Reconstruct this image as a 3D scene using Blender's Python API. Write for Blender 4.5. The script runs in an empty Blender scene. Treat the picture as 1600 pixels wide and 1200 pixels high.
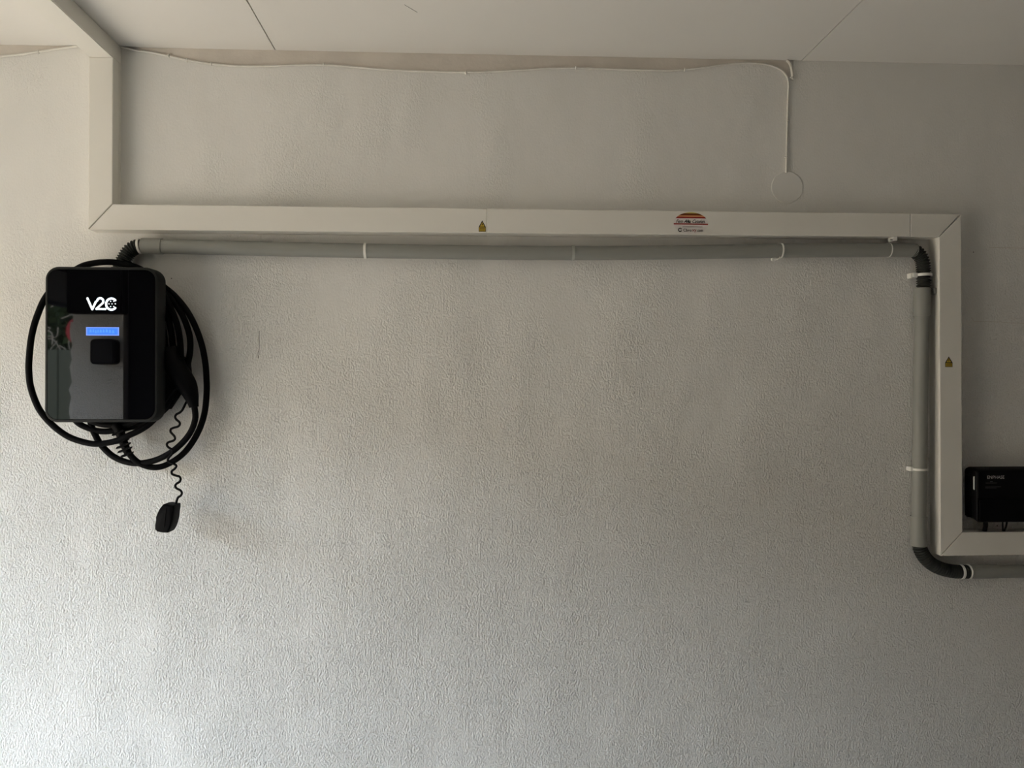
import bpy, bmesh, math, random
from mathutils import Vector, Matrix
random.seed(7)
S = bpy.context.scene
COL = S.collection

# ------------------------------------------------------------------ camera
D = 1.75            # distance of the camera from the back wall (wall plane y = 0)
CAMZ = 1.50
FPX = 1200.0        # focal length in pixels of a 1600 px wide frame
YAW = math.atan(67.0 / FPX)      # looks slightly to the right of the wall normal
PITCH = math.atan(9.0 / FPX)
cam_d = bpy.data.cameras.new('camera'); cam = bpy.data.objects.new('camera', cam_d); COL.objects.link(cam)
cam_d.sensor_width = 36.0; cam_d.lens = 36.0 * FPX / 1600.0; cam_d.clip_start = 0.02
cam.location = (0, -D, CAMZ)
F = Vector((math.sin(YAW) * math.cos(PITCH), math.cos(YAW) * math.cos(PITCH), math.sin(PITCH)))
cam.rotation_euler = F.to_track_quat('-Z', 'Y').to_euler()
S.camera = cam
R_ = Vector((math.cos(YAW), -math.sin(YAW), 0)); U_ = R_.cross(F)
CAM = Vector((0, -D, CAMZ))

def P(px, py, d=0.0):
    """point of the photograph measured on the plane that lies d metres in front of the wall"""
    r = F * FPX + R_ * (px - 800) + U_ * (600 - py)
    t = (D - d) / r.y
    return CAM + r * t

# ------------------------------------------------------------------ light
w = bpy.data.worlds.new('overcast_sky'); S.world = w; w.use_nodes = True
nt = w.node_tree; nt.nodes.clear()
o = nt.nodes.new('ShaderNodeOutputWorld'); bg = nt.nodes.new('ShaderNodeBackground')
tc = nt.nodes.new('ShaderNodeTexCoord'); sp = nt.nodes.new('ShaderNodeSeparateXYZ'); cr = nt.nodes.new('ShaderNodeValToRGB')
nt.links.new(tc.outputs['Generated'], sp.inputs[0]); nt.links.new(sp.outputs['Z'], cr.inputs[0])
cr.color_ramp.elements[0].position = 0.0; cr.color_ramp.elements[0].color = (0.83, 0.935, 1.04, 1)
cr.color_ramp.elements[1].position = 0.8; cr.color_ramp.elements[1].color = (0.75, 0.89, 1.06, 1)
nt.links.new(cr.outputs[0], bg.inputs['Color']); bg.inputs['Strength'].default_value = 13.5
nt.links.new(bg.outputs[0], o.inputs[0])
XL = -1.38; YJ0 = -0.12; YJ1 = -1.62; ZH = 2.12        # the open garage door in the left wall
pl = bpy.data.lights.new('doorway_portal', 'AREA'); pl.shape = 'RECTANGLE'; pl.size = ZH; pl.size_y = YJ0 - YJ1
pl.cycles.is_portal = True
po = bpy.data.objects.new('doorway_portal', pl); COL.objects.link(po)
po.location = (XL - 0.12, (YJ0 + YJ1) / 2, ZH / 2)
po.rotation_euler = (0, math.radians(-90), 0)
sl = bpy.data.lights.new('sun', 'SUN'); sl.energy = 8.0; sl.angle = math.radians(0.53); sl.color = (1.0, 0.90, 0.76)
so = bpy.data.objects.new('sun', sl); COL.objects.link(so)
so.rotation_euler = Vector((-0.13, 0.55, -0.82)).to_track_quat('-Z', 'Y').to_euler()
S.view_settings.view_transform = 'Standard'; S.view_settings.look = 'None'
S.view_settings.gamma = 1.0; S.view_settings.use_curve_mapping = False
S.view_settings.exposure = 0.58
S.cycles.use_denoising = True
S.cycles.max_bounces = 10; S.cycles.diffuse_bounces = 6; S.cycles.caustics_reflective = False; S.cycles.caustics_refractive = False

# ------------------------------------------------------------------ materials
def mat(name, color, rough=0.5, spec=0.5, metal=0.0, emit=None, estr=1.0, noise=0.0, nscale=40, bump=0.0, bscale=200, ior=1.45, coat=0.0):
    m = bpy.data.materials.new(name); m.use_nodes = True
    n = m.node_tree.nodes; l = m.node_tree.links; b = n['Principled BSDF']
    b.inputs['Base Color'].default_value = (*color, 1); b.inputs['Roughness'].default_value = rough
    b.inputs['Metallic'].default_value = metal; b.inputs['IOR'].default_value = ior
    b.inputs['Specular IOR Level'].default_value = spec
    if coat: b.inputs['Coat Weight'].default_value = coat; b.inputs['Coat Roughness'].default_value = 0.02
    t = n.new('ShaderNodeTexCoord')
    if noise:
        z = n.new('ShaderNodeTexNoise'); z.inputs['Scale'].default_value = nscale; z.inputs['Detail'].default_value = 4
        l.new(t.outputs['Object'], z.inputs['Vector'])
        c = n.new('ShaderNodeValToRGB')
        c.color_ramp.elements[0].position = 0.3; c.color_ramp.elements[1].position = 0.7
        c.color_ramp.elements[0].color = (*[x * (1 - noise) for x in color], 1)
        c.color_ramp.elements[1].color = (*[min(1, x * (1 + noise)) for x in color], 1)
        l.new(z.outputs['Fac'], c.inputs[0]); l.new(c.outputs[0], b.inputs['Base Color'])
    if bump:
        z = n.new('ShaderNodeTexNoise'); z.inputs['Scale'].default_value = bscale; z.inputs['Detail'].default_value = 3
        l.new(t.outputs['Object'], z.inputs['Vector'])
        q = n.new('ShaderNodeBump'); q.inputs['Distance'].default_value = bump; q.inputs['Strength'].default_value = 1
        l.new(z.outputs['Fac'], q.inputs['Height']); l.new(q.outputs[0], b.inputs['Normal'])
    if emit:
        b.inputs['Emission Color'].default_value = (*emit, 1); b.inputs['Emission Strength'].default_value = estr
    return m

def plaster_mat():
    m = bpy.data.materials.new('painted_stipple_plaster'); m.use_nodes = True
    n = m.node_tree.nodes; l = m.node_tree.links; b = n['Principled BSDF']
    b.inputs['Roughness'].default_value = 0.55; b.inputs['Specular IOR Level'].default_value = 0.35
    t = n.new('ShaderNodeTexCoord')
    mp = n.new('ShaderNodeMapping'); mp.inputs['Scale'].default_value = (1.25, 1, 0.85); l.new(t.outputs['Object'], mp.inputs[0])
    def N(scale, detail, rough=0.5, src=mp):
        z = n.new('ShaderNodeTexNoise'); z.inputs['Scale'].default_value = scale; z.inputs['Detail'].default_value = detail
        z.inputs['Roughness'].default_value = rough; l.new(src.outputs[0], z.inputs['Vector']); return z
    def M(op, a, c, clamp=False):
        z = n.new('ShaderNodeMath'); z.operation = op; z.use_clamp = clamp
        for i, v in enumerate((a, c)):
            if hasattr(v, 'is_linked'): l.new(v, z.inputs[i])
            else: z.inputs[i].default_value = v
        return z.outputs[0]
    fine = N(210, 3, 0.6).outputs['Fac']
    lump = N(60, 2, 0.5).outputs['Fac']
    wave = N(5, 2, 0.5).outputs['Fac']
    patch = N(2.6, 3, 0.6).outputs['Fac']
    # the roller left a heavier stipple low on the wall, and thinner patches higher up
    sx = n.new('ShaderNodeSeparateXYZ'); l.new(t.outputs['Object'], sx.inputs[0])
    mr = n.new('ShaderNodeMapRange'); mr.inputs['From Min'].default_value = 1.95; mr.inputs['From Max'].default_value = 1.15
    mr.inputs['To Min'].default_value = 0.06; mr.inputs['To Max'].default_value = 0.95
    l.new(sx.outputs['Z'], mr.inputs['Value'])
    pm = M('MULTIPLY', M('SUBTRACT', patch, 0.5), 2.4)
    amp = M('ADD', mr.outputs[0], pm)
    cl = n.new('ShaderNodeClamp'); cl.inputs['Min'].default_value = 0.07; cl.inputs['Max'].default_value = 1.0; l.new(amp, cl.inputs[0])
    h = M('ADD', M('MULTIPLY', fine, 1.0), M('MULTIPLY', lump, 0.35))
    h = M('MULTIPLY', h, cl.outputs[0])
    h = M('ADD', h, M('MULTIPLY', wave, 1.2))
    q = n.new('ShaderNodeBump'); q.inputs['Distance'].default_value = 0.0065; q.inputs['Strength'].default_value = 1.0
    l.new(h, q.inputs['Height']); l.new(q.outputs[0], b.inputs['Normal'])
    c = n.new('ShaderNodeValToRGB'); c.color_ramp.elements[0].position = 0.3; c.color_ramp.elements[1].position = 0.7
    c.color_ramp.elements[0].color = (0.715, 0.71, 0.685, 1); c.color_ramp.elements[1].color = (0.76, 0.755, 0.73, 1)
    l.new(N(1.7, 4).outputs['Fac'], c.inputs[0]); l.new(c.outputs[0], b.inputs['Base Color'])
    return m

M_wall = plaster_mat()
M_seam = mat('plaster_ridge', (0.735, 0.73, 0.705), 0.55, 0.3)
M_under = mat('bare_undercoat', (0.62, 0.575, 0.52), 0.7, 0.3, noise=0.08, nscale=12, bump=0.0006, bscale=120)
M_ceil = mat('ceiling_board', (0.75, 0.735, 0.70), 0.6, 0.3, noise=0.02, nscale=3)
M_trunk = mat('cream_pvc', (0.75, 0.735, 0.685), 0.42, 0.4, noise=0.01, nscale=8)
M_gap = mat('dark_gap', (0.03, 0.028, 0.025), 0.8, 0.2)
M_pipe = mat('grey_pvc', (0.265, 0.27, 0.25), 0.45, 0.4, noise=0.02, nscale=20)
M_corr = mat('corrugated_grey', (0.030, 0.033, 0.030), 0.45, 0.25)
M_tie = mat('white_nylon', (0.80, 0.80, 0.76), 0.4, 0.5)
M_clip = mat('grey_nylon', (0.40, 0.41, 0.38), 0.4, 0.5)
M_paintcable = mat('overpainted_cable', (0.70, 0.685, 0.64), 0.5, 0.4, noise=0.05, nscale=60, bump=0.0006, bscale=250)
M_body = mat('charcoal_plastic', (0.016, 0.017, 0.017), 0.55, 0.18, bump=0.0001, bscale=900)
M_glass = mat('black_gloss_panel', (0.002, 0.002, 0.003), 0.02, 0.5, ior=1.55)
M_blk = mat('black_rubber', (0.0045, 0.0045, 0.005), 0.55, 0.06)
M_blk2 = mat('black_plastic', (0.004, 0.004, 0.0045), 0.5, 0.07)
M_logo = mat('backlit_white', (0.8, 0.85, 0.9), 0.4, emit=(0.86, 0.95, 1.0), estr=0.62)
M_lcd = mat('backlit_blue', (0.02, 0.05, 0.1), 0.3, emit=(0.03, 0.15, 0.64), estr=1.0)
M_lcd2 = mat('backlit_blue_edge', (0.02, 0.05, 0.1), 0.3, emit=(0.16, 0.24, 0.70), estr=1.0)
M_lcd3 = mat('backlit_blue_glyph', (0.02, 0.05, 0.1), 0.3, emit=(0.07, 0.24, 0.68), estr=1.0)
M_yel = mat('sticker_yellow', (0.50, 0.34, 0.03), 0.5)
M_ink = mat('sticker_ink', (0.02, 0.015, 0.01), 0.5)
M_stw = mat('sticker_white', (0.72, 0.68, 0.66), 0.45)
M_sy = mat('sticker_straw', (0.55, 0.46, 0.10), 0.5)
M_sb = mat('sticker_brown', (0.14, 0.03, 0.0), 0.5)
M_so = mat('sticker_orange', (0.62, 0.26, 0.12), 0.5)
M_sr = mat('sticker_red', (0.28, 0.012, 0.008), 0.5)
M_txt = mat('print_grey', (0.42, 0.42, 0.42), 0.5)
M_txt2 = mat('print_dim', (0.06, 0.06, 0.065), 0.5)
M_conc = mat('garage_floor_concrete', (0.24, 0.22, 0.20), 0.8, 0.3, noise=0.12, nscale=4, bump=0.001, bscale=60)
M_pave = mat('sandy_paving', (0.33, 0.262, 0.192), 0.85, 0.2, noise=0.12, nscale=3)
M_out = mat('white_render', (0.62, 0.60, 0.54), 0.8, 0.2, noise=0.04, nscale=2, bump=0.002, bscale=50)
M_hedge = mat('hedge_leaf', (0.035, 0.05, 0.02), 0.6, 0.3, noise=0.4, nscale=9)
M_twig = mat('bare_twig', (0.20, 0.17, 0.13), 0.8)
M_fence = mat('dark_green_board', (0.07, 0.075, 0.055), 0.7, 0.2)
M_sand = mat('sand_render', (0.33, 0.26, 0.19), 0.85, 0.2, noise=0.05, nscale=2)
M_red = mat('red_enamel', (0.20, 0.008, 0.010), 0.4)
M_block = mat('bare_grey_blockwork', (0.42, 0.40, 0.37), 0.85, 0.2, noise=0.1, nscale=6, bump=0.002, bscale=40)
M_dark = mat('dark_stand_in', (0.006, 0.006, 0.006), 0.8, 0.05)  # shared by the added canopy, reveal box and corner box

# ------------------------------------------------------------------ helpers
def link(name, me, m, parent=None, label=None):
    """part meshes carry world coordinates; the parent inverse undoes the top-level object's own place"""
    me.materials.clear(); me.materials.append(m)
    ob = bpy.data.objects.new(name, me); COL.objects.link(ob)
    if parent:
        ob.parent = parent
        if not parent.parent: ob.matrix_parent_inverse = Matrix.Translation(-Vector(parent.location))
    if label: ob['label'] = label
    return ob

def obj(name, bm, m, parent=None, label=None, smooth=False):
    me = bpy.data.meshes.new(name); bmesh.ops.recalc_face_normals(bm, faces=bm.faces[:]); bm.to_mesh(me); bm.free()
    if smooth:
        me.polygons.foreach_set('use_smooth', [True] * len(me.polygons)); me.update()
        me.set_sharp_from_angle(angle=math.radians(38))
    return link(name, me, m, parent, label)

def recentre(ob):
    me = ob.data; c = sum((v.co for v in me.vertices), Vector()) / len(me.vertices)
    me.transform(Matrix.Translation(-c)); ob.location = c

def thing(name, label, cat, loc=(0, 0, 0), group=None):
    o = bpy.data.objects.new(name, None); COL.objects.link(o); o.location = loc; o.empty_display_size = 0.05
    o['label'] = label; o['category'] = cat
    if group: o['group'] = group
    return o

def tag(o, label, cat): o['label'] = label; o['category'] = cat; return o
def struct(name, bm, m, parent=None):
    o = obj(name, bm, m, parent)
    if not parent: o['kind'] = 'structure'
    return o

def box(bm, x0, x1, y0, y1, z0, z1, bev=0.0):
    vs = bmesh.ops.create_cube(bm, size=1.0)['verts']
    for v in vs: v.co = Vector((x0 + (v.co.x + .5) * (x1 - x0), y0 + (v.co.y + .5) * (y1 - y0), z0 + (v.co.z + .5) * (z1 - z0)))
    if bev:
        es = list({e for v in vs for e in v.link_edges})
        bmesh.ops.bevel(bm, geom=es, offset=bev, segments=2, affect='EDGES')
    return bm

def prism(bm, pts, y0, y1, bev=0.0, seg=2, frontonly=True):
    """pts: (x, z) outline; y0 = front (towards the camera), y1 = back"""
    a = [bm.verts.new((p[0], y0, p[1])) for p in pts]; b = [bm.verts.new((p[0], y1, p[1])) for p in pts]
    n = len(pts); fr = bm.faces.new(a); bm.faces.new(list(reversed(b)))
    for i in range(n): bm.faces.new((a[i], b[i], b[(i + 1) % n], a[(i + 1) % n]))
    if bev:
        es = list(fr.edges)
        bmesh.ops.bevel(bm, geom=es, offset=bev, segments=seg, affect='EDGES', profile=0.5)
    return bm

def flat(bm, pts, y):
    """thin print, pts (x, z), 0.15 mm thick"""
    return prism(bm, pts, y, y + 0.00015)

def XZ(px, py, d): v = P(px, py, d); return (v.x, v.z)

def smoothpath(pts, n=8, closed=False):
    pts = [Vector(p) for p in pts]; out = []; N = len(pts)
    rng = N if closed else N - 1
    for i in range(rng):
        if closed: p0, p1, p2, p3 = pts[(i - 1) % N], pts[i], pts[(i + 1) % N], pts[(i + 2) % N]
        else: p0, p1, p2, p3 = pts[max(i - 1, 0)], pts[i], pts[i + 1], pts[min(i + 2, N - 1)]
        for k in range(n):
            t = k / n
            out.append(0.5 * ((2 * p1) + (-p0 + p2) * t + (2 * p0 - 5 * p1 + 4 * p2 - p3) * t * t + (-p0 + 3 * p1 - 3 * p2 + p3) * t ** 3))
    if not closed: out.append(pts[-1])
    return out

def tube(bm, path, r, seg=12, closed=False, cap=True, flatten=1.0):
    """path of Vectors; r number or function of index"""
    N = len(path); rings = []
    up = None
    for i, p in enumerate(path):
        if closed: t = (path[(i + 1) % N] - path[(i - 1) % N])
        else: t = path[min(i + 1, N - 1)] - path[max(i - 1, 0)]
        t.normalize()
        if up is None:
            up = Vector((0, 1, 0)) - t * t.y
            if up.length < 1e-3: up = Vector((1, 0, 0)) - t * t.x
        up = (up - t * up.dot(t)).normalized(); s = t.cross(up)
        rr = r(i) if callable(r) else r
        rings.append([bm.verts.new(p + (up * math.cos(a) * flatten + s * math.sin(a)) * rr) for a in [2 * math.pi * k / seg for k in range(seg)]])
    for i in range(N if closed else N - 1):
        A, B = rings[i], rings[(i + 1) % N]
        for k in range(seg): bm.faces.new((A[k], A[(k + 1) % seg], B[(k + 1) % seg], B[k]))
    if cap and not closed:
        bm.faces.new(list(reversed(rings[0]))); bm.faces.new(rings[-1])
    return bm

def resample(path, step):
    out = [path[0].copy()]; acc = 0.0
    for a, b in zip(path, path[1:]):
        L = (b - a).length; pos = step - acc
        while pos <= L and L > 0:
            out.append(a + (b - a) * (pos / L)); pos += step
        acc = (acc + L) % step
    return out

def corrugated(bm, path, r, pitch=0.0056, depth=0.0030, seg=20):
    pp = resample(path, pitch / 4)
    prof = [0, depth * 0.8, depth, depth * 0.1]
    return tube(bm, pp, lambda i: r - depth + [0, depth, depth, 0][i % 4], seg)

def PV(lst, n=8): return smoothpath([P(*p) for p in lst], n)

def rrect(x0, x1, z0, z1, r, n=8):
    out = []
    for cx, cz, a0 in ((x1 - r, z1 - r, 0), (x0 + r, z1 - r, 90), (x0 + r, z0 + r, 180), (x1 - r, z0 + r, 270)):
        for k in range(n + 1):
            a = math.radians(a0 + 90 * k / n); out.append((cx + r * math.cos(a), cz + r * math.sin(a)))
    return out

def text(name, s, centre, height, y, m, parent, shear=0.0, width=None, label=None, bold=0.0):
    cu = bpy.data.curves.new(name, 'FONT'); cu.body = s; cu.size = 1.0; cu.shear = shear
    cu.extrude = 0.0; cu.offset = bold; cu.resolution_u = 3
    tmp = bpy.data.objects.new('tmp', cu); COL.objects.link(tmp)
    dg = bpy.context.evaluated_depsgraph_get(); dg.update()
    me = bpy.data.meshes.new_from_object(tmp.evaluated_get(dg)); bpy.data.objects.remove(tmp)
    xs = [v.co.x for v in me.vertices]; ys = [v.co.y for v in me.vertices]
    w0, h0 = max(xs) - min(xs), max(ys) - min(ys)
    sy = height / h0; sx = (width / w0) if width else sy
    mx, my = (max(xs) + min(xs)) / 2, (max(ys) + min(ys)) / 2
    for v in me.vertices: v.co = Vector((centre[0] + (v.co.x - mx) * sx, y, centre[1] + (v.co.y - my) * sy))
    return link(name, me, m, parent, label)

def strokes(bm, pts, wid, y, seg=8):
    """flat ribbon with round joints along (x, z) points"""
    for a, b in zip(pts, pts[1:]):
        dx, dz = b[0] - a[0], b[1] - a[1]; L = math.hypot(dx, dz) or 1e-9
        nx, nz = -dz / L * wid / 2, dx / L * wid / 2
        bm.faces.new([bm.verts.new((q[0], y, q[1])) for q in ((a[0] + nx, a[1] + nz), (b[0] + nx, b[1] + nz), (b[0] - nx, b[1] - nz), (a[0] - nx, a[1] - nz))])
    for p in pts:
        bm.faces.new([bm.verts.new((p[0] + wid / 2 * math.cos(2 * math.pi * k / 10), y, p[1] + wid / 2 * math.sin(2 * math.pi * k / 10))) for k in range(10)])
    return bm

# ------------------------------------------------------------------ room shell
XR = 3.0; YB = -3.1; WT = 0.195
zl = P(0, 70).z; zr = P(1598, 102).z; xl_, xr_ = P(0, 70).x, P(1598, 102).x
TILT = (zr - zl) / (xr_ - xl_)
def ZC(x): return zl + TILT * (x - xl_)
wall = struct('wall_back', box(bmesh.new(), XL - WT, XR + WT, 0, 0.2, 0, 2.75), M_wall)

def plate(bm, pts_bottom, h):
    """slab under a tilted ceiling: pts (x, y), thickness h upwards from ZC(x)"""
    a = [bm.verts.new((x, y, ZC(x))) for x, y in pts_bottom]; b = [bm.verts.new((x, y, ZC(x) + h)) for x, y in pts_bottom]
    n = len(a); bm.faces.new(a); bm.faces.new(list(reversed(b)))
    for i in range(n): bm.faces.new((a[i], a[(i + 1) % n], b[(i + 1) % n], b[i]))
    return bm
bm = bmesh.new()
ZT = 2.55
box(bm, XL - WT, XR + WT, YB - WT, 0.0, ZT, ZT + 0.15)
ceil = struct('ceiling', bm, M_gap)
sA = P(430, 76); sA2 = P(1252, 96)
xs = [XL] + [sA.x] + [sA2.x, sA2.x + 1.2, XR]
for i in range(len(xs) - 1):
    for (ya, yb) in ((-0.0005, -2.4), (-2.403, YB)):
        g = 0.0018
        bm = bmesh.new(); x0, x1 = xs[i] + g, xs[i + 1] - g * .6
        plate(bm, [(x0, ya), (x1, ya), (x1, yb), (x0, yb)], 0.015)
        obj('ceiling_panel', bm, M_ceil, ceil)
# bare joint boards behind the gaps
struct('wall_right', box(bmesh.new(), XR, XR + WT, YB, 0, 0, ZT), M_block)
struct('wall_rear', box(bmesh.new(), XL - WT, XR + WT, YB - WT, YB, 0, ZT), M_block)
bm = bmesh.new()
box(bm, XL - WT, XL, YJ0, 0, 0, ZT); box(bm, XL - WT, XL, YB, YJ1, 0, ZT); box(bm, XL - WT, XL, YJ1, YJ0, ZH, ZT)
wl = struct('wall_left', bm, M_wall)
je = [(XL - WT - random.uniform(.002, .016), z * .03) for z in range(60)]
obj('chipped_plaster_edge', prism(bmesh.new(), je + [(XL - WT + .001, 1.77), (XL - WT + .001, 0)], YJ1 + .0, YJ1 - .02), M_seam, wl)
struct('floor', box(bmesh.new(), XL - WT, XR + WT, YB - WT, 0.2, -0.15, 0), M_conc)
# low dark canopy added outside the opening to block the high sky
XE = -2.15; ZE = 1.94
t = thing('sky_block_canopy', 'low dark canopy added outside the garage opening to block high sky, mirrored in the charger front', 'canopy', ((XL - WT + XE) / 2, -1.5, ZE))
obj('sky_block_roof', box(bmesh.new(), XE, XL - WT, -4.2, 0.2, ZE + .02, ZH + .02, 0.004), M_dark, t)
obj('sky_block_fascia', box(bmesh.new(), XE - .03, XE, -4.2, 0.2, ZE, ZH + .04, 0.004), M_dark, t)
obj('sky_block_post', box(bmesh.new(), XE, XE + .09, 0.02, 0.11, -.02, ZE + .02, 0.004), M_dark, t)
# outside: seen only as the mirror image in the charger's glossy front
gr = struct('ground', box(bmesh.new(), -30, XL - WT, -25, 25, -0.25, -0.02), M_pave)
t = thing('key_switch', 'small black box on the white reveal of the opening, mirrored in the charger front', 'switch', (-1.43, YJ1 + .02, 1.65))
obj('switch_housing', prism(bmesh.new(), rrect(-1.487, -1.392, 1.60, 1.70, 0.018, 5), YJ1, YJ1 + .045, 0.0), M_blk2, t)
obj('switch_plate', prism(bmesh.new(), rrect(-1.478, -1.401, 1.609, 1.691, 0.012, 5), YJ1 + .045, YJ1 + .048, 0.0), M_body, t)
t = thing('reveal_dark_box', 'dark box added on the upper reveal to blacken its reflection, mirrored in the charger front', 'dark stand-in', (XL - .1, YJ1 + .02, 1.8))  # added on the jamb so the reflection above it turns black
obj('reveal_box_case', box(bmesh.new(), XL - WT + .004, XL + .02, YJ1 + .001, YJ1 + .06, 1.80, ZH - .002, .004), M_dark, t)
t = thing('corner_dark_box', 'tall dark box added in the left rear corner to darken the charger reflection, out of frame', 'cupboard', (-1.12, -2.3, 0))  # added to keep the right side of the charger reflection dark
obj('corner_box_body', box(bmesh.new(), -1.375, -0.92, -3.05, YJ1 - .03, 0, 2.15, .005), M_dark, t)
for i in range(2): obj('door', box(bmesh.new(), -0.92, -0.90, -3.04 + i * .70, -2.35 + i * .69, 0.06, 2.12, .004), M_dark, t)
t = thing('sky_block_wall', 'long sand-coloured wall added across the street to block low sky, out of frame', 'wall', (-8.0, 0, 0))  # unseen wall added to cut low sky from the middle of the back wall
obj('wall_block', box(bmesh.new(), -8.3, -8.0, -9, 22, -.02, 3.3, .01), M_sand, t)
obj('coping', box(bmesh.new(), -8.36, -7.94, -9, 22, 3.3, 3.38, .01), M_out, t)
t = thing('garden_fence', 'dark green board fence under the hedge, mirrored in the charger front', 'fence', (-4.5, -6.1, 0))
for i in range(9):
    obj('fence_board', box(bmesh.new(), -4.9 + i * .2, -4.705 + i * .2, -6.02 - .01 * (i % 2), -5.99 - .01 * (i % 2), 0, 1.88, .003), M_fence, t)
bm = bmesh.new()
for i in range(6500):
    c = Vector((random.uniform(-6.5, -3.0), random.uniform(-7.0, -6.2), random.uniform(0.1, 3.4))); a = Vector([random.gauss(0, 1) for _ in range(3)]).normalized(); b2 = a.orthogonal().normalized()
    s = random.uniform(.02, .045)
    bm.faces.new([bm.verts.new(c + q) for q in (a * s * 1.7, b2 * s, -a * s * 1.7, -b2 * s)])
box(bm, -6.5, -3.0, -7.1, -6.95, 0, 3.3)
t = thing('garden_hedge', 'dark leafy hedge with bare twigs, mirrored in the charger front', 'hedge', (-4.7, -6.8, 0))
h = obj('hedge_leaves', bm, M_hedge, t); h['kind'] = 'stuff'
bm = bmesh.new()
for i in range(16):
    p = Vector((random.uniform(-4.2, -3.4), -6.12, random.uniform(1.7, 2.4))); pts = [p]
    for k in range(4): p = p + Vector((random.uniform(-.16, .2), random.uniform(-.02, .03), random.uniform(-.12, .12))); pts.append(p)
    tube(bm, smoothpath(pts, 3), .006, 5)
h = obj('twigs', bm, M_twig, t); h['kind'] = 'stuff'
t = tag(obj('road_sign', prism(bmesh.new(), [(-3.50 + .13 * math.cos(a / 12 * math.pi), 2.03 + .13 * math.sin(a / 12 * math.pi)) for a in range(24)], -5.6, -5.62, .003), M_red), 'red round sign seen against the dark hedge, mirrored in the charger front', 'sign'); recentre(t)

# ------------------------------------------------------------------ wall marks (real relief, part of the wall)
CAB = [(186, 73), (210, 78.5), (237, 82.5), (264, 88), (292, 94), (330, 100), (375, 103.5), (420, 103.5), (462, 102), (506, 101.5), (556, 105), (603, 109), (650, 111), (728, 113), (790, 111), (853, 107.5), (900, 106.5), (950, 108), (1000, 109.5), (1045, 110.5), (1070, 109), (1101, 105.5), (1135, 100.5), (1169, 98.7), (1198, 101)]
CAB2 = [(1216, 107), (1227, 116), (1232, 130), (1231, 161), (1230, 195), (1229, 240), (1228.5, 270)]
def band(top, bottom, d, m, name, parent):
    a = [P(*p, d) for p in top]; b = [P(*p, d) for p in bottom]
    for v in a: v.z = ZC(v.x) - 0.0002
    bm = bmesh.new(); A = [bm.verts.new(v) for v in a]; B = [bm.verts.new(v) for v in b]
    A2 = [bm.verts.new((v.x, 0.0002, v.z)) for v in a]; B2 = [bm.verts.new((v.x, 0.0002, v.z)) for v in b]; n = len(A)
    for i in range(n - 1):
        for p, q in ((A, B), (B, B2), (B2, A2), (A2, A)): bm.faces.new((p[i], p[i + 1], q[i + 1], q[i]))
    bm.faces.new((A[0], B[0], B2[0], A2[0])); bm.faces.new((A[-1], B[-1], B2[-1], A2[-1]))
    return obj(name, bm, m, parent)
path = smoothpath([(*p, 0) for p in CAB + [(1216, 107), (1227, 115), (1234, 121)]], 4); path = [(v.x, v.y) for v in path]
band([(x, 0) for x, y in path], path, 0.0006, M_under, 'bare_strip', wall)
band([(x, 0) for x in (-60, 0, 40, 80, 112)], [(-60, 97), (0, 88.5), (40, 84), (80, 78), (112, 73.5)], 0.0006, M_under, 'bare_strip', wall)
def mark(pts, r, m, name, d=0.0):
    obj(name, tube(bmesh.new(), PV([(x, y, d) for x, y in pts], 4), r, 5, flatten=0.5), m, wall)
mark([(405, 517), (405, 540), (404.5, 546), (403, 552), (404, 560)], 0.0006, M_gap, 'hairline_crack')
mark([(1518, 496), (1521, 501), (1526, 502.5), (1560, 503), (1590, 505), (1640, 506)], 0.0006, M_under, 'patch_edge')
mark([(1546, 386.5), (1565, 387), (1600, 388), (1640, 389)], 0.0007, M_under, 'patch_edge')
mark([(486, 840), (489, 880), (492, 930), (491, 990), (495, 1040), (494, 1110), (496, 1190), (497, 1230)], 0.0012, M_seam, 'plaster_ridge', -0.0004)
mark([(476, 846), (480, 866)], 0.001, M_seam, 'plaster_ridge')
mark([(702, 852), (715, 858), (725, 866), (736, 875), (738, 880)], 0.0013, M_seam, 'plaster_ridge')
mark([(757, 1085), (759, 1130), (760, 1200), (761, 1230)], 0.0009, M_seam, 'plaster_ridge', -0.0003)
mark([(1397, 110), (1395, 150), (1398, 200), (1397, 260), (1399, 322)], 0.0010, M_seam, 'plaster_ridge', -0.0003)
mark([(1240.5, 247), (1241, 256), (1241, 267)], 0.0010, M_seam, 'plaster_ridge')
obj('hairline_crack', tube(bmesh.new(), [Vector((P(630, 30).x * 0.86, -0.22, 0)) + Vector((0, 0, ZC(-.1) - .0002)), Vector((P(649, 46).x * 0.86, -0.19, ZC(-.1) - .0002))], 0.0004, 5), M_gap, ceil)
for i, (x, y) in enumerate(((268, 435), (991, 614), (1521, 394), (480, 615), (1300, 410), (1172, 520), (130, 997), (880, 1120))):
    v = P(x, y); bm = bmesh.new(); bmesh.ops.create_icosphere(bm, subdivisions=1, radius=0.0013, matrix=Matrix.Translation(v)); obj('plaster_pimple', bm, M_seam if i > 2 else M_gap, wall)

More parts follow.
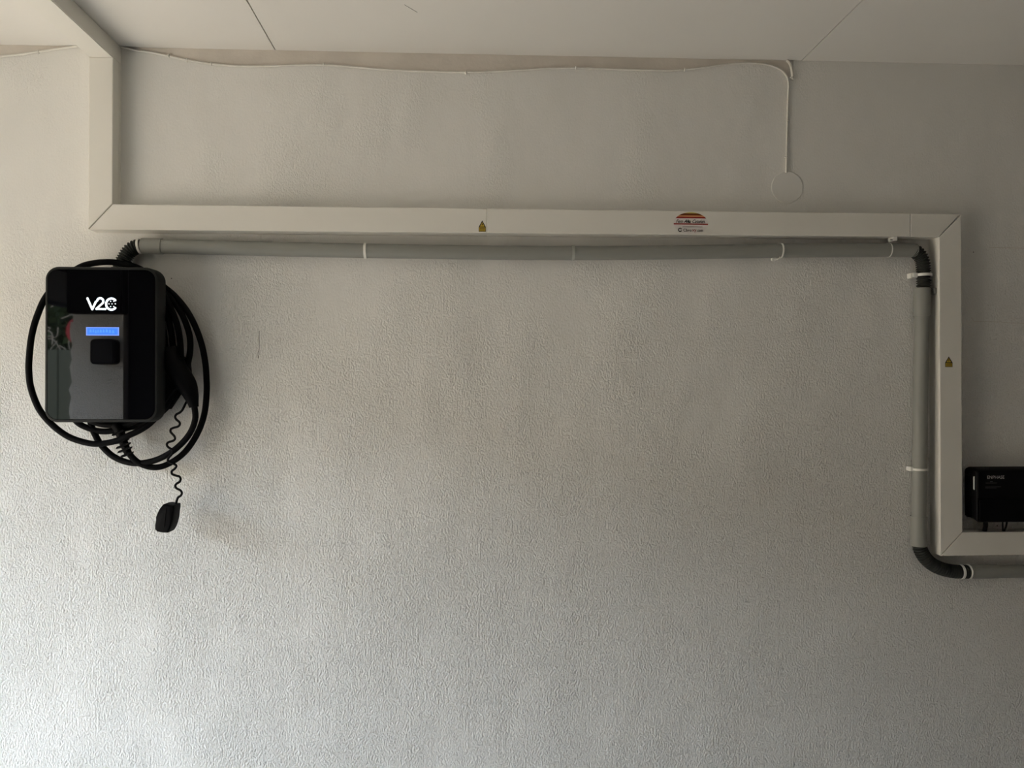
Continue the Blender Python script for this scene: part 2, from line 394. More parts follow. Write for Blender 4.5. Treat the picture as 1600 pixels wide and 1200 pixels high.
# ------------------------------------------------------------------ cream cable trunking
TD = 0.040
tr = thing('cable_trunking', 'cream rectangular trunking framing the upper wall, ceiling to black box', 'trunking', tuple(P(176, 319, 0)))
zt0, zb0 = P(176, 319, TD).z, P(138, 358.5, TD).z
XLa, XLb = P(138, 230, TD).x, P(176, 230, TD).x
pt = {'tl': (XLb, zt0), 'bl': (XLa, zb0)}
pt['tr'] = XZ(1502, 334.5, TD); pt['br'] = XZ(1467.5, 370.0, TD)
XRa, XRb = pt['br'][0], pt['tr'][0]
pt['tr2'] = (XRb, P(1499, 832, TD).z); pt['br2'] = (XRa, P(1464, 869, TD).z)
def lerp(a, b, x): k = (x - a[0]) / (b[0] - a[0]); return (x, a[1] + (b[1] - a[1]) * k)
x1, x2 = P(761, 340, TD).x, P(1422.5, 340, TD).x
def cut(g, A, Bq): return lerp(A, Bq, g)
gp = 0.0007
Ttop = lambda x: lerp(pt['tl'], pt['tr'], x); Tbot = lambda x: lerp(pt['bl'], pt['br'], x)
ztop = ZC(XLa) - TD
def section(pts, bev=0.0015): return obj('trunking_section', prism(bmesh.new(), pts, -TD, -0.0003, bev, 2), M_trunk, tr)
section([(XLa, ztop), (XLb, ztop), (XLb, zt0 + gp * 2), (XLa, zb0 + gp * 2)])
secA = section([(XLb + gp, zt0), Ttop(x1 - .0002), Tbot(x1 - .0002), (XLa + gp * 2, zb0)])
secB = section([Ttop(x1 + .0002), Ttop(x2 - .0004), Tbot(x2 - .0004), Tbot(x1 + .0002)])
section([Ttop(x2 + .0004), (XRb - gp * 3, pt['tr'][1]), (XRa - gp, pt['br'][1]), Tbot(x2 + .0004)])
secC = section([(XRb, pt['tr'][1] - gp * 3), (XRa, pt['br'][1] - gp), (XRa, pt['br2'][1] + gp * 2), (XRb, pt['tr2'][1] + gp * 2)])
dz = P(1598, 831, TD).z - pt['tr2'][1]
section([(XRb + gp, pt['tr2'][1]), (XRb + 0.9, pt['tr2'][1]), (XRb + 0.9, pt['br2'][1]), (XRa + gp * 2, pt['br2'][1])])
# along the ceiling towards the camera
bm = bmesh.new(); z1 = ZC(XLa)
xsft = 0.0
box(bm, XLa, XLb, -2.3, -0.0003, z1 - TD, min(z1, ZC(XLb)) - 0.0002, 0.0015)
obj('trunking_section', bm, M_trunk, tr, 'ceiling length of cream trunking running towards the viewer')
# lids: the snap-on cover edge shows as a fine line on the sides
for (za, zb, xx) in ((pt['tr2'][1], pt['br'][1], XRa),):
    obj('lid_edge', box(bmesh.new(), xx - 0.0006, xx + 0.0002, -TD + 0.004, -TD + 0.0065, za + .004, zb - .004), M_trunk, tr)
obj('lid_edge', box(bmesh.new(), XLb - 0.0002, XLb + 0.0006, -TD * .30, -TD * .26, zt0 + .002, ztop), M_trunk, tr)

def warning(cx, ytop, ybot, half, sec, d):
    L, B2 = P(cx - half, ybot, d), P(cx + half, ytop, d); x0, x1q, z0, z1q = L.x, B2.x, L.z, B2.z
    H = z1q - z0; zm = z0 + H * 0.42; xc = (x0 + x1q) / 2; W = x1q - x0
    y = -d - 0.00015
    st = obj('warning_sticker', flat(bmesh.new(), [(x0, z0), (x1q, z0), (x1q, zm), (xc, z1q), (x0, zm)], y), M_ink, sec, 'small yellow electrical hazard triangle sticker')
    bm = bmesh.new()
    y2 = y - 0.0001
    flat(bm, [(xc, z1q - H * .15), (x0 + W * .17, zm + H * .03), (x1q - W * .17, zm + H * .03)], y2)
    flat(bm, [(x0 + W * .07, z0 + H * .04), (x1q - W * .07, z0 + H * .04), (x1q - W * .07, zm - H * .04), (x0 + W * .07, zm - H * .04)], y2)
    # lightning bolt and text lines cut in ink on top
    st2 = link('sticker_face', bpy.data.meshes.new('sticker_face'), M_yel, sec); bm.to_mesh(st2.data); bm.free()
    bm = bmesh.new(); y3 = y2 - 0.0001
    flat(bm, [(xc + W * .06, zm + H * .40), (xc - W * .10, zm + H * .20), (xc - W * .01, zm + H * .20), (xc - W * .06, zm + H * .06), (xc + W * .10, zm + H * .25), (xc + W * .02, zm + H * .25)], y3)
    for k in (0.10, 0.21, 0.30):
        flat(bm, [(x0 + W * .14, z0 + H * k), (x1q - W * .14, z0 + H * k), (x1q - W * .14, z0 + H * (k + .035)), (x0 + W * .14, z0 + H * (k + .035))], y3)
    st3 = link('sticker_print', bpy.data.meshes.new('sticker_print'), M_ink, sec); bm.to_mesh(st3.data); bm.free()
warning(753.5, 344.5, 362, 5.6, secA, TD)
warning(1482.5, 557, 573.5, 5.7, secC, TD)

# oval installer's sticker
cx, cy = 1079.5, 349.0; c0 = P(cx, cy, TD); sc = (P(cx + 10, cy, TD).x - P(cx - 10, cy, TD).x) / 20
A_, B_ = 27 * sc, 17 * sc
def oval(zlo, zhi, y, m, name, k=1.0):
    pts = []
    n = 24
    zs = [zlo + (zhi - zlo) * i / n for i in range(n + 1)]
    right = [(c0.x + A_ * k * math.sqrt(max(0, 1 - (z / (B_ * k)) ** 2)), c0.z + z) for z in zs]
    left = [(c0.x - A_ * k * math.sqrt(max(0, 1 - (z / (B_ * k)) ** 2)), c0.z + z) for z in reversed(zs)]
    pts = right + left
    q = [pts[0]]
    for p in pts[1:]:
        if math.hypot(p[0] - q[-1][0], p[1] - q[-1][1]) > 1e-5: q.append(p)
    if math.hypot(q[0][0] - q[-1][0], q[0][1] - q[-1][1]) < 1e-5: q.pop()
    return obj(name, flat(bmesh.new(), q, y), m, secB)
Y0 = -TD - 0.00015
ov = oval(-B_, B_, Y0, M_stw, 'round_sticker'); ov['label'] = 'oval installer sticker with coloured stripes'
zof = lambda py: (cy - py) * sc
for (a, b, m) in ((333.6, 332.1, M_sy), (336.8, 333.6, M_sb), (338.9, 336.8, M_so), (341.3, 338.9, M_sr), (351.0, 349.2, M_sr)):
    oval(zof(a), zof(b), Y0 - 0.0001, m, 'sticker_stripe', 0.995)
obj('sticker_rule', flat(bmesh.new(), [(c0.x - 13 * sc, c0.z + zof(354.8)), (c0.x + 18 * sc, c0.z + zof(354.8)), (c0.x + 18 * sc, c0.z + zof(354)), (c0.x - 13 * sc, c0.z + zof(354))], Y0 - .0001), M_ink, secB)
TY = Y0 - 0.0003
text('sticker_script', 'Fem Alta Catalun.', (c0.x - 0.5 * sc, c0.z + zof(345.8)), 5.2 * sc, TY, M_ink, secB, shear=0.45, width=46 * sc, bold=.015)
text('sticker_lettering', 'Cbro', (c0.x - 5.5 * sc, c0.z + zof(359.6)), 4.4 * sc, TY, M_ink, secB, width=13.0 * sc, bold=.02)
text('sticker_lettering', 'xy', (c0.x + 5.2 * sc, c0.z + zof(360.6)), 4.6 * sc, TY, M_sr, secB, width=7.0 * sc, bold=.02)
text('sticker_lettering', '.com', (c0.x + 14.0 * sc, c0.z + zof(360.2)), 3.2 * sc, TY, M_ink, secB, width=9.5 * sc, bold=.02)
strokes_bm = strokes(bmesh.new(), [(c0.x + (-17 + 2.6 * math.cos(a)) * sc, c0.z + zof(359.3) + 2.6 * sc * math.sin(a)) for a in [math.radians(30 + 30 * k) for k in range(11)]], 1.3 * sc, TY)
obj('sticker_emblem', strokes_bm, M_ink, secB)

# ------------------------------------------------------------------ overpainted cable and blank cover
pc = thing('painted_cable', 'thin cream-painted cable sagging under the ceiling and dropping to the round cover', 'cable', tuple(P(1070, 109, 0)))
cd = 0.0032
obj('cable_run', tube(bmesh.new(), PV([(x, y, cd) for x, y in CAB + CAB2], 6), 0.0024, 8, flatten=1.0), M_paintcable, pc, smooth=True)
obj('cable_run', tube(bmesh.new(), PV([(-60, 97, cd), (0, 88.5, cd), (40, 84, cd), (80, 78, cd), (112, 73.5, cd), (140, 71.5, cd)], 6), 0.0026, 8), M_paintcable, pc, smooth=True)
obj('cable_run', tube(bmesh.new(), PV([(1229, 94, cd), (1234, 99, cd), (1237, 108, cd), (1238, 116, cd), (1238, 124, cd)], 6), 0.0032, 8), M_paintcable, pc, smooth=True)
def cclip(px, py, s=0.0042, vert=False):
    v = P(px, py, 0.004); bm = bmesh.new()
    bmesh.ops.create_icosphere(bm, subdivisions=2, radius=s, matrix=Matrix.Translation(v) @ Matrix.Diagonal((0.55 if not vert else 1.1, 0.8, 1.1 if not vert else .55, 1)))
    for q in bm.verts: q.co += Vector([random.uniform(-.0006, .0006) for _ in range(3)])
    obj('cable_clip', bm, M_paintcable, pc, smooth=True)
for a in ((292, 94), (330, 99.5), (506, 100.5), (728, 113.5), (1070, 109), (264, 87), (900, 106), (60, 81)): cclip(*a)
for a in ((1231, 188, .0036, True), (1228.5, 246, .0042, True), (1237.5, 121, .0046, True)): cclip(*a)
c = P(1229.5, 293, 0); rad = 25.3 * (D / FPX) * 0.985
bm = bmesh.new()
prism(bm, [(c.x + rad * math.cos(k * math.pi / 32), c.z + rad * math.sin(k * math.pi / 32)) for k in range(64)], -0.0022, 0.0, 0.0009, 2)
cv = tag(obj('blank_cover', bm, M_seam), 'round cream-painted blank cover at the end of the thin cable', 'cover'); recentre(cv)
obj('rim', tube(bmesh.new(), [Vector((c.x + rad * math.cos(k * math.pi / 32), -.0006, c.z + rad * math.sin(k * math.pi / 32))) for k in range(64)], .0011, 6, closed=True), M_tie, cv, smooth=True)

# ------------------------------------------------------------------ grey conduit run
cn = thing('conduit_run', 'grey plastic conduit under the trunking with black corrugated bends', 'conduit', tuple(P(895, 395, 0)))
PD = 0.020; R = 0.0160
HP = [(226, 384.7), (300, 386.2), (400, 388.5), (500, 390.6), (570, 391.8), (680, 393.6), (790, 395), (895, 395.4), (1000, 394.9), (1110, 393.6), (1218, 391.8), (1300, 391), (1390, 390.6), (1430, 391.4)]
hp = PV([(x, y, PD) for x, y in HP], 5)
obj('rigid_pipe', tube(bmesh.new(), hp, R, 28), M_pipe, cn, smooth=True)
obj('coupling', tube(bmesh.new(), PV([(222.5, 384.5, PD), (235, 384.8, PD), (254, 385.2, PD)], 3), R + 0.0014, 28), M_pipe, cn, smooth=True)
obj('ring_seal', tube(bmesh.new(), PV([(216.5, 385.0, PD), (219.8, 384.6, PD)], 2), R + .0006, 28), M_tie, cn, 'pale end ring')
obj('corrugated_hose', corrugated(bmesh.new(), PV([(224, 384.8, PD), (215, 385.5, PD), (206, 389.5, PD), (199, 397, PD), (193, 407, PD), (186, 421, PD), (182, 432, PD)], 12), 0.0162), M_corr, cn, 'black ribbed hose bend above the charger', smooth=True)
obj('corrugated_hose', corrugated(bmesh.new(), PV([(1427, 391.6, PD), (1432, 394.2, PD), (1437.5, 400, PD), (1441.5, 409, PD), (1443, 422, PD), (1443.3, 440, PD), (1443, 456, PD)], 12), 0.0160), M_corr, cn, 'black ribbed hose bend at the right end', smooth=True)
obj('coupling', tube(bmesh.new(), PV([(1441, 450.5, PD), (1440.6, 472, PD), (1440.3, 494, PD)], 3), R + 0.0022, 28), M_pipe, cn, smooth=True)
VP_ = [(1440.5, 490), (1439.5, 560), (1438.2, 640), (1437, 720), (1436, 770), (1435.4, 812)]
obj('rigid_pipe', tube(bmesh.new(), PV([(x, y, PD) for x, y in VP_], 4), R, 28), M_pipe, cn, smooth=True)
obj('coupling', tube(bmesh.new(), PV([(1435.4, 806.5, PD), (1435.2, 830, PD), (1435.2, 853, PD)], 3), R + 0.0020, 28), M_pipe, cn, smooth=True)
obj('corrugated_hose', corrugated(bmesh.new(), PV([(1436, 848, PD), (1438, 858, PD), (1445, 871, PD), (1457, 882, PD), (1472, 889, PD), (1488, 892.5, PD), (1500, 893.3, PD), (1514, 893.3, PD)], 12), 0.0160), M_corr, cn, 'black ribbed hose bend under the trunking corner', smooth=True)
obj('ring_seal', tube(bmesh.new(), PV([(1499.5, 893.3, PD), (1503, 893.3, PD)], 2), R + .0012, 28), M_tie, cn, 'pale end ring')
obj('ring_seal', tube(bmesh.new(), PV([(1512, 893.2, PD), (1513.5, 893.2, PD)], 2), R + .0016, 28), M_tie, cn, 'pale end ring')
obj('coupling', tube(bmesh.new(), PV([(1512.5, 893.2, PD), (1535, 893, PD), (1557, 892.6, PD)], 3), R, 28), M_pipe, cn, smooth=True)
obj('rigid_pipe', tube(bmesh.new(), PV([(1550, 892.8, PD), (1640, 892, PD), (1900, 888, PD)], 3), R - .0012, 28), M_pipe, cn, smooth=True)
def ring(px, py, axis, m, wid=0.003, th=0.0012, name='cable_tie', arc=(0, 360), rr=R, d=PD):
    """band round the pipe"""
    c = P(px, py, d); bm = bmesh.new(); n = 28; a0, a1 = map(math.radians, arc); full = arc[1] - arc[0] >= 360
    rows = []
    for k in range(n + (0 if full else 1)):
        a = a0 + (a1 - a0) * k / n; row = []
        for (r2, s) in ((rr + .0001, -wid / 2), (rr + th, -wid / 2), (rr + th, wid / 2), (rr + .0001, wid / 2)):
            if axis == 'x': v = Vector((s, -math.sin(a) * r2, math.cos(a) * r2))
            else: v = Vector((math.cos(a) * r2, -math.sin(a) * r2, s))
            row.append(bm.verts.new(c + v))
        rows.append(row)
    N = len(rows)
    for i in range(N if full else N - 1):
        A, B = rows[i], rows[(i + 1) % N]
        for k in range(4): bm.faces.new((A[k], A[(k + 1) % 4], B[(k + 1) % 4], B[k]))
    return obj(name, bm, m, cn, smooth=True)
ring(571, 391.8, 'x', M_tie, 0.0055, 0.0016, 'pipe_clip')
ring(895, 395.4, 'x', M_clip, 0.0055, 0.0016, 'pipe_clip')
ring(1220, 391.7, 'x', M_tie, 0.0036, 0.0014)
obj('tie_head', box(bmesh.new(), *[f for f in (P(1206, 405, .02).x, P(1213, 405, .02).x)], -0.022, -0.014, P(1209, 407.5, .02).z, P(1209, 402.5, .02).z, 0.001), M_tie, cn)
obj('tie_tail', tube(bmesh.new(), PV([(1207, 402, .02), (1210, 405.5, .022), (1216, 404.5, .026), (1219, 401, .03)], 4), 0.0011, 6), M_tie, cn)
ring(1388.5, 390.6, 'x', M_tie, 0.0022, 0.0012)
v = P(1393, 374, .02)
obj('tie_head', box(bmesh.new(), v.x - .0055, v.x + .0055, -0.036, -0.014, v.z - .0055, v.z + .0055, .001), M_tie, cn)
v = P(1393, 374.5, .0365)
obj('tie_slot', box(bmesh.new(), v.x - .0026, v.x + .0026, -0.0368, -0.0355, v.z - .0014, v.z + .0006), M_gap, cn)
ring(1443, 430, 'z', M_tie, 0.0062, 0.0022, rr=.0162)
v = P(1426.5, 430.5, .014)
obj('tie_head', box(bmesh.new(), v.x - .007, v.x + .005, -0.026, -0.001, v.z - .0055, v.z + .0055, .001), M_tie, cn)
obj('tie_tail', box(bmesh.new(), v.x - .011, v.x - .0075, -0.024, -0.008, v.z - .0075, v.z + .0035, .001), M_tie, cn)
obj('tie_slot', box(bmesh.new(), v.x + .0055, v.x + .0068, -0.0268, -0.0200, v.z - .0035, v.z + .004), M_gap, cn)
obj('pipe_clip', box(bmesh.new(), P(1454, 455, .02).x, P(1465, 455, .02).x, -0.030, -0.014, P(1458, 459.5, .02).z, P(1458, 450.5, .02).z, .001), M_pipe, cn)
ring(1436.6, 733.2, 'z', M_tie, 0.0050, 0.0014)
v = P(1423.5, 732, .012)
obj('tie_head', box(bmesh.new(), v.x - .006, v.x + .004, -0.022, -0.001, v.z - .0055, v.z + .0045, .001), M_tie, cn)
obj('tie_slot', box(bmesh.new(), v.x + .0, v.x + .0046, -0.0225, -0.0215, v.z + .0048, v.z + .0058), M_gap, cn)

# ------------------------------------------------------------------ EV charger
CD = 0.110; CB = 0.068
L, T_ = P(69, 660, CD), P(247, 417.8, CD); x0, x1c, z0, z1 = L.x, T_.x, L.z, T_.z
ch = thing('ev_charger', 'black glossy wall charger with lit white logo and blue display strip', 'charger', ((x0 + x1c) / 2, 0, z0))
s1 = 1.35 / 1000
bm = bmesh.new()
def loft(bm, rings, capf=True, capb=True):
    V = [[bm.verts.new((p[0], y, p[1])) for p in pts] for y, pts in rings]
    n = len(V[0])
    for A, B in zip(V, V[1:]):
        for k in range(n): bm.faces.new((A[k], A[(k + 1) % n], B[(k + 1) % n], B[k]))
    if capf: bm.faces.new(V[0])
    if capb: bm.faces.new(list(reversed(V[-1])))
    return bm
RC = 0.027
def rr_(g, r=RC): return rrect(x0 - g, x1c + g, z0 - g, z1 + g, r + g, 9)
loft(bm, [(-CD + .0012, rr_(-.0055)), (-CD - .0003, rr_(-.0045)), (-CD, rr_(-.0010)), (-CD + .002, rr_(.0)), (-CD + .010, rr_(.0006)), (-CB - .004, rr_(.001)), (-CB, rr_(-.002)), (-CB, rr_(-.03, .0))] if False else
     [(-CD + .0012, rr_(-.0060)), (-CD - .0003, rr_(-.0050)), (-CD + .0003, rr_(-.0015)), (-CD + .003, rr_(.0)), (-CB - .004, rr_(.001)), (-CB, rr_(-.002))])
obj('casing', bm, M_body, ch, smooth=True)
g = obj('front_glass', loft(bmesh.new(), [(-CD - .0002, rr_(-.0062)), (-CD + .0015, rr_(-.0056))]), M_glass, ch, 'glossy black front panel')
# narrower rear housing that the cable is wound on
bm = bmesh.new(); prism(bm, rrect(x0 + .045, x1c - .045, z0 + .05, z1 - .05, .02, 6), -CB - .001, 0.0, 0.0)
obj('rear_housing', bm, M_body, ch)
GY = -CD - .0005
# V 2 C lit lettering
q = lambda px, py: XZ(px, py, CD)
wd = 3.5 * (P(110, 470, CD).x - P(100, 470, CD).x) / 10
obj('logo_letter', strokes(bmesh.new(), [q(136.8, 466.2), q(144.3, 483.3), q(150, 471.5)], wd, GY), M_logo, ch, 'lit white letter V')
two = [q(152, 470)] + [q(156.8 + 4.9 * math.cos(a), 470.8 - 4.9 * math.sin(a)) for a in [math.radians(150 - 20 * k) for k in range(10)]] + [q(150.5, 482.8), q(165, 483)]
obj('logo_letter', strokes(bmesh.new(), two, wd * .92, GY - .00005), M_logo, ch, 'lit white digit 2')
cc = [q(174.3 + 8.4 * math.cos(a), 475.2 - 8.8 * math.sin(a)) for a in [math.radians(42 + 15.3 * k) for k in range(19)]]
obj('logo_letter', strokes(bmesh.new(), cc, wd * .92, GY - .0001), M_logo, ch, 'lit white letter C')
bm = bmesh.new(); k1 = wd / 3.5
for (ax, ay) in ((173, 470.8), (178, 470.8), (170.5, 474.8), (175.2, 474.8), (180.4, 474.8), (173, 479), (178, 479)):
    c = q(ax, ay); r = k1 * 1.05
    bm.faces.new([bm.verts.new((c[0] + r * math.cos(a * math.pi / 5), GY, c[1] + r * math.sin(a * math.pi / 5) * .9)) for a in range(10)])
obj('logo_dots', bm, M_logo, ch, 'lit dot cluster inside the C')
a, b = P(134.6, 524.2, CD), P(186.2, 511.4, CD)
dp = obj('display', flat(bmesh.new(), [(a.x, a.z), (b.x, a.z), (b.x, b.z), (a.x, b.z)], GY), M_lcd2, ch, 'bright blue status display')
m_ = .0018
obj('display_field', flat(bmesh.new(), [(a.x + m_ * 1.3, a.z + m_), (b.x - m_ * 1.3, a.z + m_), (b.x - m_ * 1.3, b.z - m_), (a.x + m_ * 1.3, b.z - m_)], GY - .0002), M_lcd, dp)
bm = bmesh.new(); xx = a.x + .007
while xx < b.x - .014:
    wdt = random.uniform(.0025, .006); zz = a.z + .005 + random.uniform(0, .002)
    flat(bm, [(xx, zz), (xx + wdt, zz), (xx + wdt * .8, zz + .0055), (xx + wdt * .2, zz + .0065)], GY - .0004); xx += wdt + .0016
obj('display_glyphs', bm, M_lcd3, dp)

# ------------------------------------------------------------------ charging cable wound behind the charger
cb = thing('charging_cable', 'thick black charging cable coiled around the wall charger', 'cable', tuple(P(180, 560, 0.0)))
CR = 0.0066
def cab(pts, name='cable_loop', r=CR, closed=False, n=8, m=M_blk, seg=12, label=None):
    return obj(name, tube(bmesh.new(), PV(pts, n) if not closed else smoothpath([P(*p) for p in pts], n, True), r, seg, closed=closed), m, cb, label, smooth=True)
d1, d2, d3 = .030, .042, .052
# outermost loop: gland -> bottom right -> up the right side -> over the top -> down the left side -> back under the charger
cab([(190, 676, .05), (195, 697, .05), (207, 715, .045), (222.5, 726, .04), (245, 730.3, .035), (267.5, 722.5, .03), (290, 705, .028), (308, 678, .026), (319, 648, .024), (322.8, 614, .022), (322.5, 588, .022), (320.5, 565, .022), (315, 538, .022), (306, 512, .022), (292.5, 486, .022), (274, 463, .024), (255, 447, .028), (236, 432, .03), (217, 419, .032), (190, 411.5, .034), (168, 409.5, .036), (145, 411.5, .038), (124, 418, .04), (98, 437, .044), (73, 462, .048),
     (58, 494, .05), (49.5, 525, .052), (45.5, 560, .054), (45.2, 582, .055), (48.6, 607, .056), (60.8, 638.5, .056), (80.8, 663, .056), (105.5, 681.5, .056), (132.5, 691.2, .056), (153, 693.6, .056), (177.5, 690, .056), (200, 681, .056), (222.5, 670, .054), (240, 656, .05), (262, 628, .05), (276, 596, .05), (282, 566, .05), (281.5, 535, .05), (276, 505, .05), (262, 472, .05), (244, 446, .05), (215, 425, .05), (180, 430, .05)], n=7)
# inner loop that ends in the plug
cab([(303.5, 634, .05), (305, 655, .048), (295.5, 679, .046), (275, 701, .044), (249.5, 716.5, .042), (222.5, 723.5, .040), (200, 722.5, .038), (177.5, 713.5, .036), (159.5, 697, .034), (149, 680, .032), (143, 665, .030), (138, 640, .03), (135, 600, .03)], n=7)
for k, pts in enumerate((
    [(297, 530, .036), (296, 556, .036), (287, 590, .036), (268, 628, .036), (235, 657, .036), (200, 668.5, .034), (165, 674.2, .032), (141, 670, .032), (118, 657, .032), (95, 620, .032), (90, 560, .032), (100, 490, .032), (130, 450, .032), (170, 432, .032), (215, 434, .034), (250, 452, .036), (268, 468, .036), (282, 487, .036), (291.5, 508, .036)],
    [(269, 530, .04), (270, 560, .04), (262, 600, .04), (240, 640, .044), (210, 659, .046), (180, 664.3, .046), (150, 660.5, .046), (125, 645, .044), (104, 610, .04), (98, 560, .04), (108, 500, .04), (135, 462, .04), (175, 446, .04), (220, 450, .04), (248, 468, .04), (262, 495, .04)],
    [(258, 540, .02), (258, 590, .02), (244, 634, .02), (215, 655, .02), (175, 661, .02), (135, 650, .02), (110, 600, .02), (110, 540, .02), (130, 480, .02), (180, 458, .02), (225, 462, .02), (250, 490, .02)],
)):
    cab(pts, closed=True)
# gland with bend-protection ribs
gpth = PV([(181, 663, .05), (186, 671, .05), (189, 680, .05), (194, 694, .05), (201, 710, .048)], 8)
obj('strain_relief', tube(bmesh.new(), gpth, lambda i: 0.0112 - .0035 * i / len(gpth), 14), M_blk, cb, smooth=True)
for k, (px, py, s) in enumerate(((187.5, 675.5, 9.4), (192, 689, 8.4), (193.5, 696, 9.0), (196, 702.5, 8.8), (199, 710, 7.8))):
    c = P(px, py, .05); bm = bmesh.new(); sc_ = s * .00135
    ang = math.radians(-22)
    pts = [(c.x + (u * math.cos(ang) - v * math.sin(ang)) * 1, c.z + (u * math.sin(ang) * -1 + v * math.cos(ang))) for u, v in rrect(-sc_ * 1.12, sc_ * .95, -.0029, .0029, .0024, 3)]
    prism(bm, pts, -.060, -.040, .001)
    obj('relief_rib', bm, M_blk, cb)
c = P(184, 673, .05)
# plug: pistol-shaped handle parked nose-up beside the charger
def shell(stations, m, name, seg=18, label=None, sup=2.6):
    """(px, py, depth, half width, half depth) stations joined into a rounded handle"""
    cs = [P(s[0], s[1], s[2]) for s in stations]; path = smoothpath(cs, 6)
    hw = smoothpath([(s[3], s[4], 0) for s in stations], 6)
    bm = bmesh.new(); rings = []
    for i, p in enumerate(path):
        t = (path[min(i + 1, len(path) - 1)] - path[max(i - 1, 0)]).normalized()
        s_ = t.cross(Vector((0, 1, 0))).normalized(); u = s_.cross(t)
        row = []
        for k in range(seg):
            a = 2 * math.pi * k / seg; ca, sa = math.cos(a), math.sin(a)
            e = 2 / sup
            row.append(bm.verts.new(p + s_ * hw[i].x * math.copysign(abs(ca) ** e, ca) + u * hw[i].y * math.copysign(abs(sa) ** e, sa)))
        rings.append(row)
    for A, B in zip(rings, rings[1:]):
        for k in range(seg): bm.faces.new((A[k], A[(k + 1) % seg], B[(k + 1) % seg], B[k]))
    bm.faces.new(rings[0]); bm.faces.new(list(reversed(rings[-1])))
    return obj(name, bm, m, cb, label, smooth=True)
k = .00138
shell([(262, 545, .05, 14 * k, .026), (270, 566, .05, 16 * k, .028), (281, 585, .05, 15.5 * k, .027), (292, 602, .05, 14 * k, .024), (298.5, 618, .05, 10.5 * k, .019), (301.5, 629, .05, 8 * k, .012), (303, 636, .05, 6.6 * k, .009)], M_blk2, 'plug_handle', label='black plug handle pointing down right')
shell([(288, 632, .05, 2, .002), (288, 632, .05, 2, .002)], M_blk2, 'tmp') if False else None
obj('plug_collar', tube(bmesh.new(), PV([(302.3, 626, .05), (303.5, 636, .05)], 2), .0092, 14), M_blk, cb, smooth=True)
# holster the plug sits in
bm = bmesh.new(); prism(bm, [XZ(250, 545, .06), XZ(283, 560, .06), XZ(285.5, 592, .06), XZ(279, 601, .06), XZ(268, 616, .06), XZ(258, 631, .06), XZ(252, 640, .06), XZ(244, 640, .06)], -.066, -.002, .004)
obj('plug_holster', bm, M_blk2, cb, smooth=True)
# leash and hanging cap
lq = lambda x, y: (20 + x / 4.444, 580 + y / 4.444)
LS = [(1210, 205), (1196, 232), (1178, 268), (1160, 287), (1136, 300), (1127, 318), (1136, 336), (1155, 352), (1160, 368), (1148, 384), (1120, 392), (1098, 402), (1095, 420), (1108, 436), (1122, 452), (1126, 470), (1112, 484), (1084, 492), (1070, 505), (1074, 522), (1092, 536), (1110, 548), (1105, 575), (1085, 598), (1076, 618), (1090, 632), (1118, 644), (1136, 658), (1124, 678), (1104, 694), (1106, 714), (1130, 724), (1156, 732), (1165, 748), (1158, 768), (1136, 782), (1128, 798), (1138, 814), (1164, 828), (1174, 846), (1166, 864), (1148, 876), (1140, 895), (1132, 925)]
cab([(*lq(x, y), .052 + .012 * min(1, i / 44)) for i, (x, y) in enumerate(LS)], 'cap_leash', r=.0025, n=4, seg=8)
cap = [lq(*p) for p in ((1062, 918), (1080, 916), (1110, 922), (1138, 924), (1139, 950), (1134, 985), (1131, 1020), (1120, 1060), (1108, 1092), (1094, 1114), (1060, 1113), (1022, 1106), (1006, 1090), (1006, 1060), (1012, 1030), (1012, 1005), (1024, 975), (1040, 945))]
cp = [XZ(px, py, .068) for px, py in cap]
ccx = sum(p[0] for p in cp) / len(cp); ccz = sum(p[1] for p in cp) / len(cp)
shr = lambda f: [(ccx + (p[0] - ccx) * f, ccz + (p[1] - ccz) * (1 - (1 - f) * .55)) for p in cp]
obj('plug_cap', loft(bmesh.new(), [(-.086, shr(.84)), (-.0848, shr(.93)), (-.082, shr(.985)), (-.076, shr(1)), (-.050, shr(1)), (-.044, shr(.96)), (-.042, shr(.88))]), M_blk, cb, 'black rubber cap hanging on its wavy leash', smooth=True)
e1, e2 = [lq(*p) for p in ((1064, 950), (1052, 1080))]
obj('cap_seam', tube(bmesh.new(), [P(*e1, .0865), P(*e2, .0865)], .0008, 6), M_blk2, cb)

# ------------------------------------------------------------------ black electronics box at the right edge
G = 0.060
gb = thing('electronics_box', 'black wall box with white lettering above the lower trunking at right edge', 'box', tuple(P(1600, 815, 0)))
fx0 = P(1527.5, 770, G).x; fx1 = fx0 + 0.245; zt, zb = P(1560, 734.5, G).z, P(1560, 815.5, G).z
bx0 = P(1513.5, 770, .02).x
bm = bmesh.new()
loft(bm, [(-G, rrect(fx0, fx1, zb, zt, .006, 4)), (-G + .003, rrect(fx0 - .002, fx1 + .002, zb - .001, zt + .0012, .008, 4)), (-.026, rrect(bx0 + .002, fx1 + .01, zb + .001, zt + .003, .010, 4)), (-.010, rrect(bx0, fx1 + .012, zb + .003, zt + .003, .010, 4)), (0, rrect(bx0 + .004, fx1 + .008, zb + .006, zt, .008, 4))])
obj('enclosure', bm, M_blk2, gb, smooth=True)
zmid = P(1530, 778.5, G).z
obj('cover_lid', prism(bmesh.new(), rrect(fx0 + .0005, fx1 - .002, zmid, zt - .001, .003, 3), -G - .002, -G + .001, .0008), M_blk2, gb)
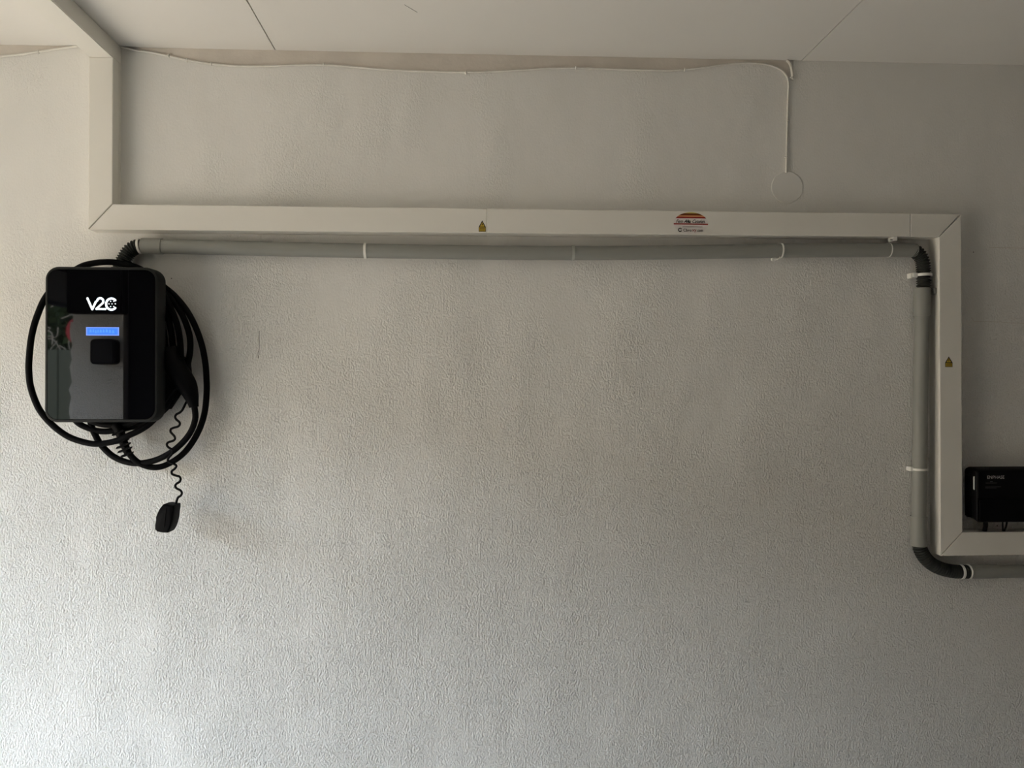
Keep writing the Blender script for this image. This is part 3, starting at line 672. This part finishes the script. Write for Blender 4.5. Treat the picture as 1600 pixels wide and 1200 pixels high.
obj('terminal_cover', prism(bmesh.new(), rrect(fx0 + .0035, fx1 - .002, zb + .001, zmid - .0012, .003, 3), -G - .003, -G + .001, .0008), M_blk2, gb)
for (pa, pb) in ((740, 757), (780, 808)):
    za, zb_ = P(1513, pb, .02).z, P(1513, pa, .02).z
    obj('side_bulge', box(bmesh.new(), bx0 - .003, bx0 + .01, -.03, -.008, za, zb_, .003), M_blk2, gb)
pa, pb = P(1520.3, 765, .045), P(1523.6, 744, .045)
obj('light_bar', prism(bmesh.new(), rrect(pa.x, pb.x, pa.z, pb.z, .0018, 3), -.0495, -.046, .0003), mat('pale_translucent', (0.55, 0.56, 0.55), 0.4), gb, 'pale vertical light bar')
TYG = -G - .0024
ca, cz_ = P(1541.6, 748, G), P(1568.2, 743, G)
text('lettering', 'ENPHASE', ((ca.x + cz_.x) / 2, P(1555, 745.4, G).z), 5.2 * k, TYG, M_txt, gb, width=(cz_.x - ca.x), label='white lettering')
bm = bmesh.new()
for (xa, xb, ya, yb) in ((1539, 1557, 754.1, 755), (1546, 1550, 752, 752.8), (1538.5, 1563, 760.2, 761), (1538.5, 1556, 762, 762.6)):
    u, v = P(xa, yb, G), P(xb, ya, G); flat(bm, [(u.x, u.z), (v.x, u.z), (v.x, v.z), (u.x, v.z)], TYG)
obj('small_print', bm, M_txt2, gb, 'dim small print')
def gc(pts, r, m=M_blk): obj('box_cable', tube(bmesh.new(), PV(pts, 4), r, 10), m, gb, smooth=True)
gc([(1540, 812, .03), (1540, 822, .03), (1538.5, 829, .03), (1539, 836, .03)], .0048)
gc([(1566.5, 812, .03), (1566.8, 824, .03), (1567.2, 836, .03)], .0016)
gc([(1573.5, 812, .03), (1572, 822, .03), (1569.5, 829, .03), (1569, 836, .03)], .0019)
gc([(1577, 812, .028), (1576, 820, .028), (1573.5, 828, .028), (1572, 836, .028)], .0012, M_tie)
v = P(1558, 821.5, .0); bm = bmesh.new(); bmesh.ops.create_icosphere(bm, subdivisions=1, radius=.0016, matrix=Matrix.Translation(v)); obj('wall_hole', bm, M_gap, wall)
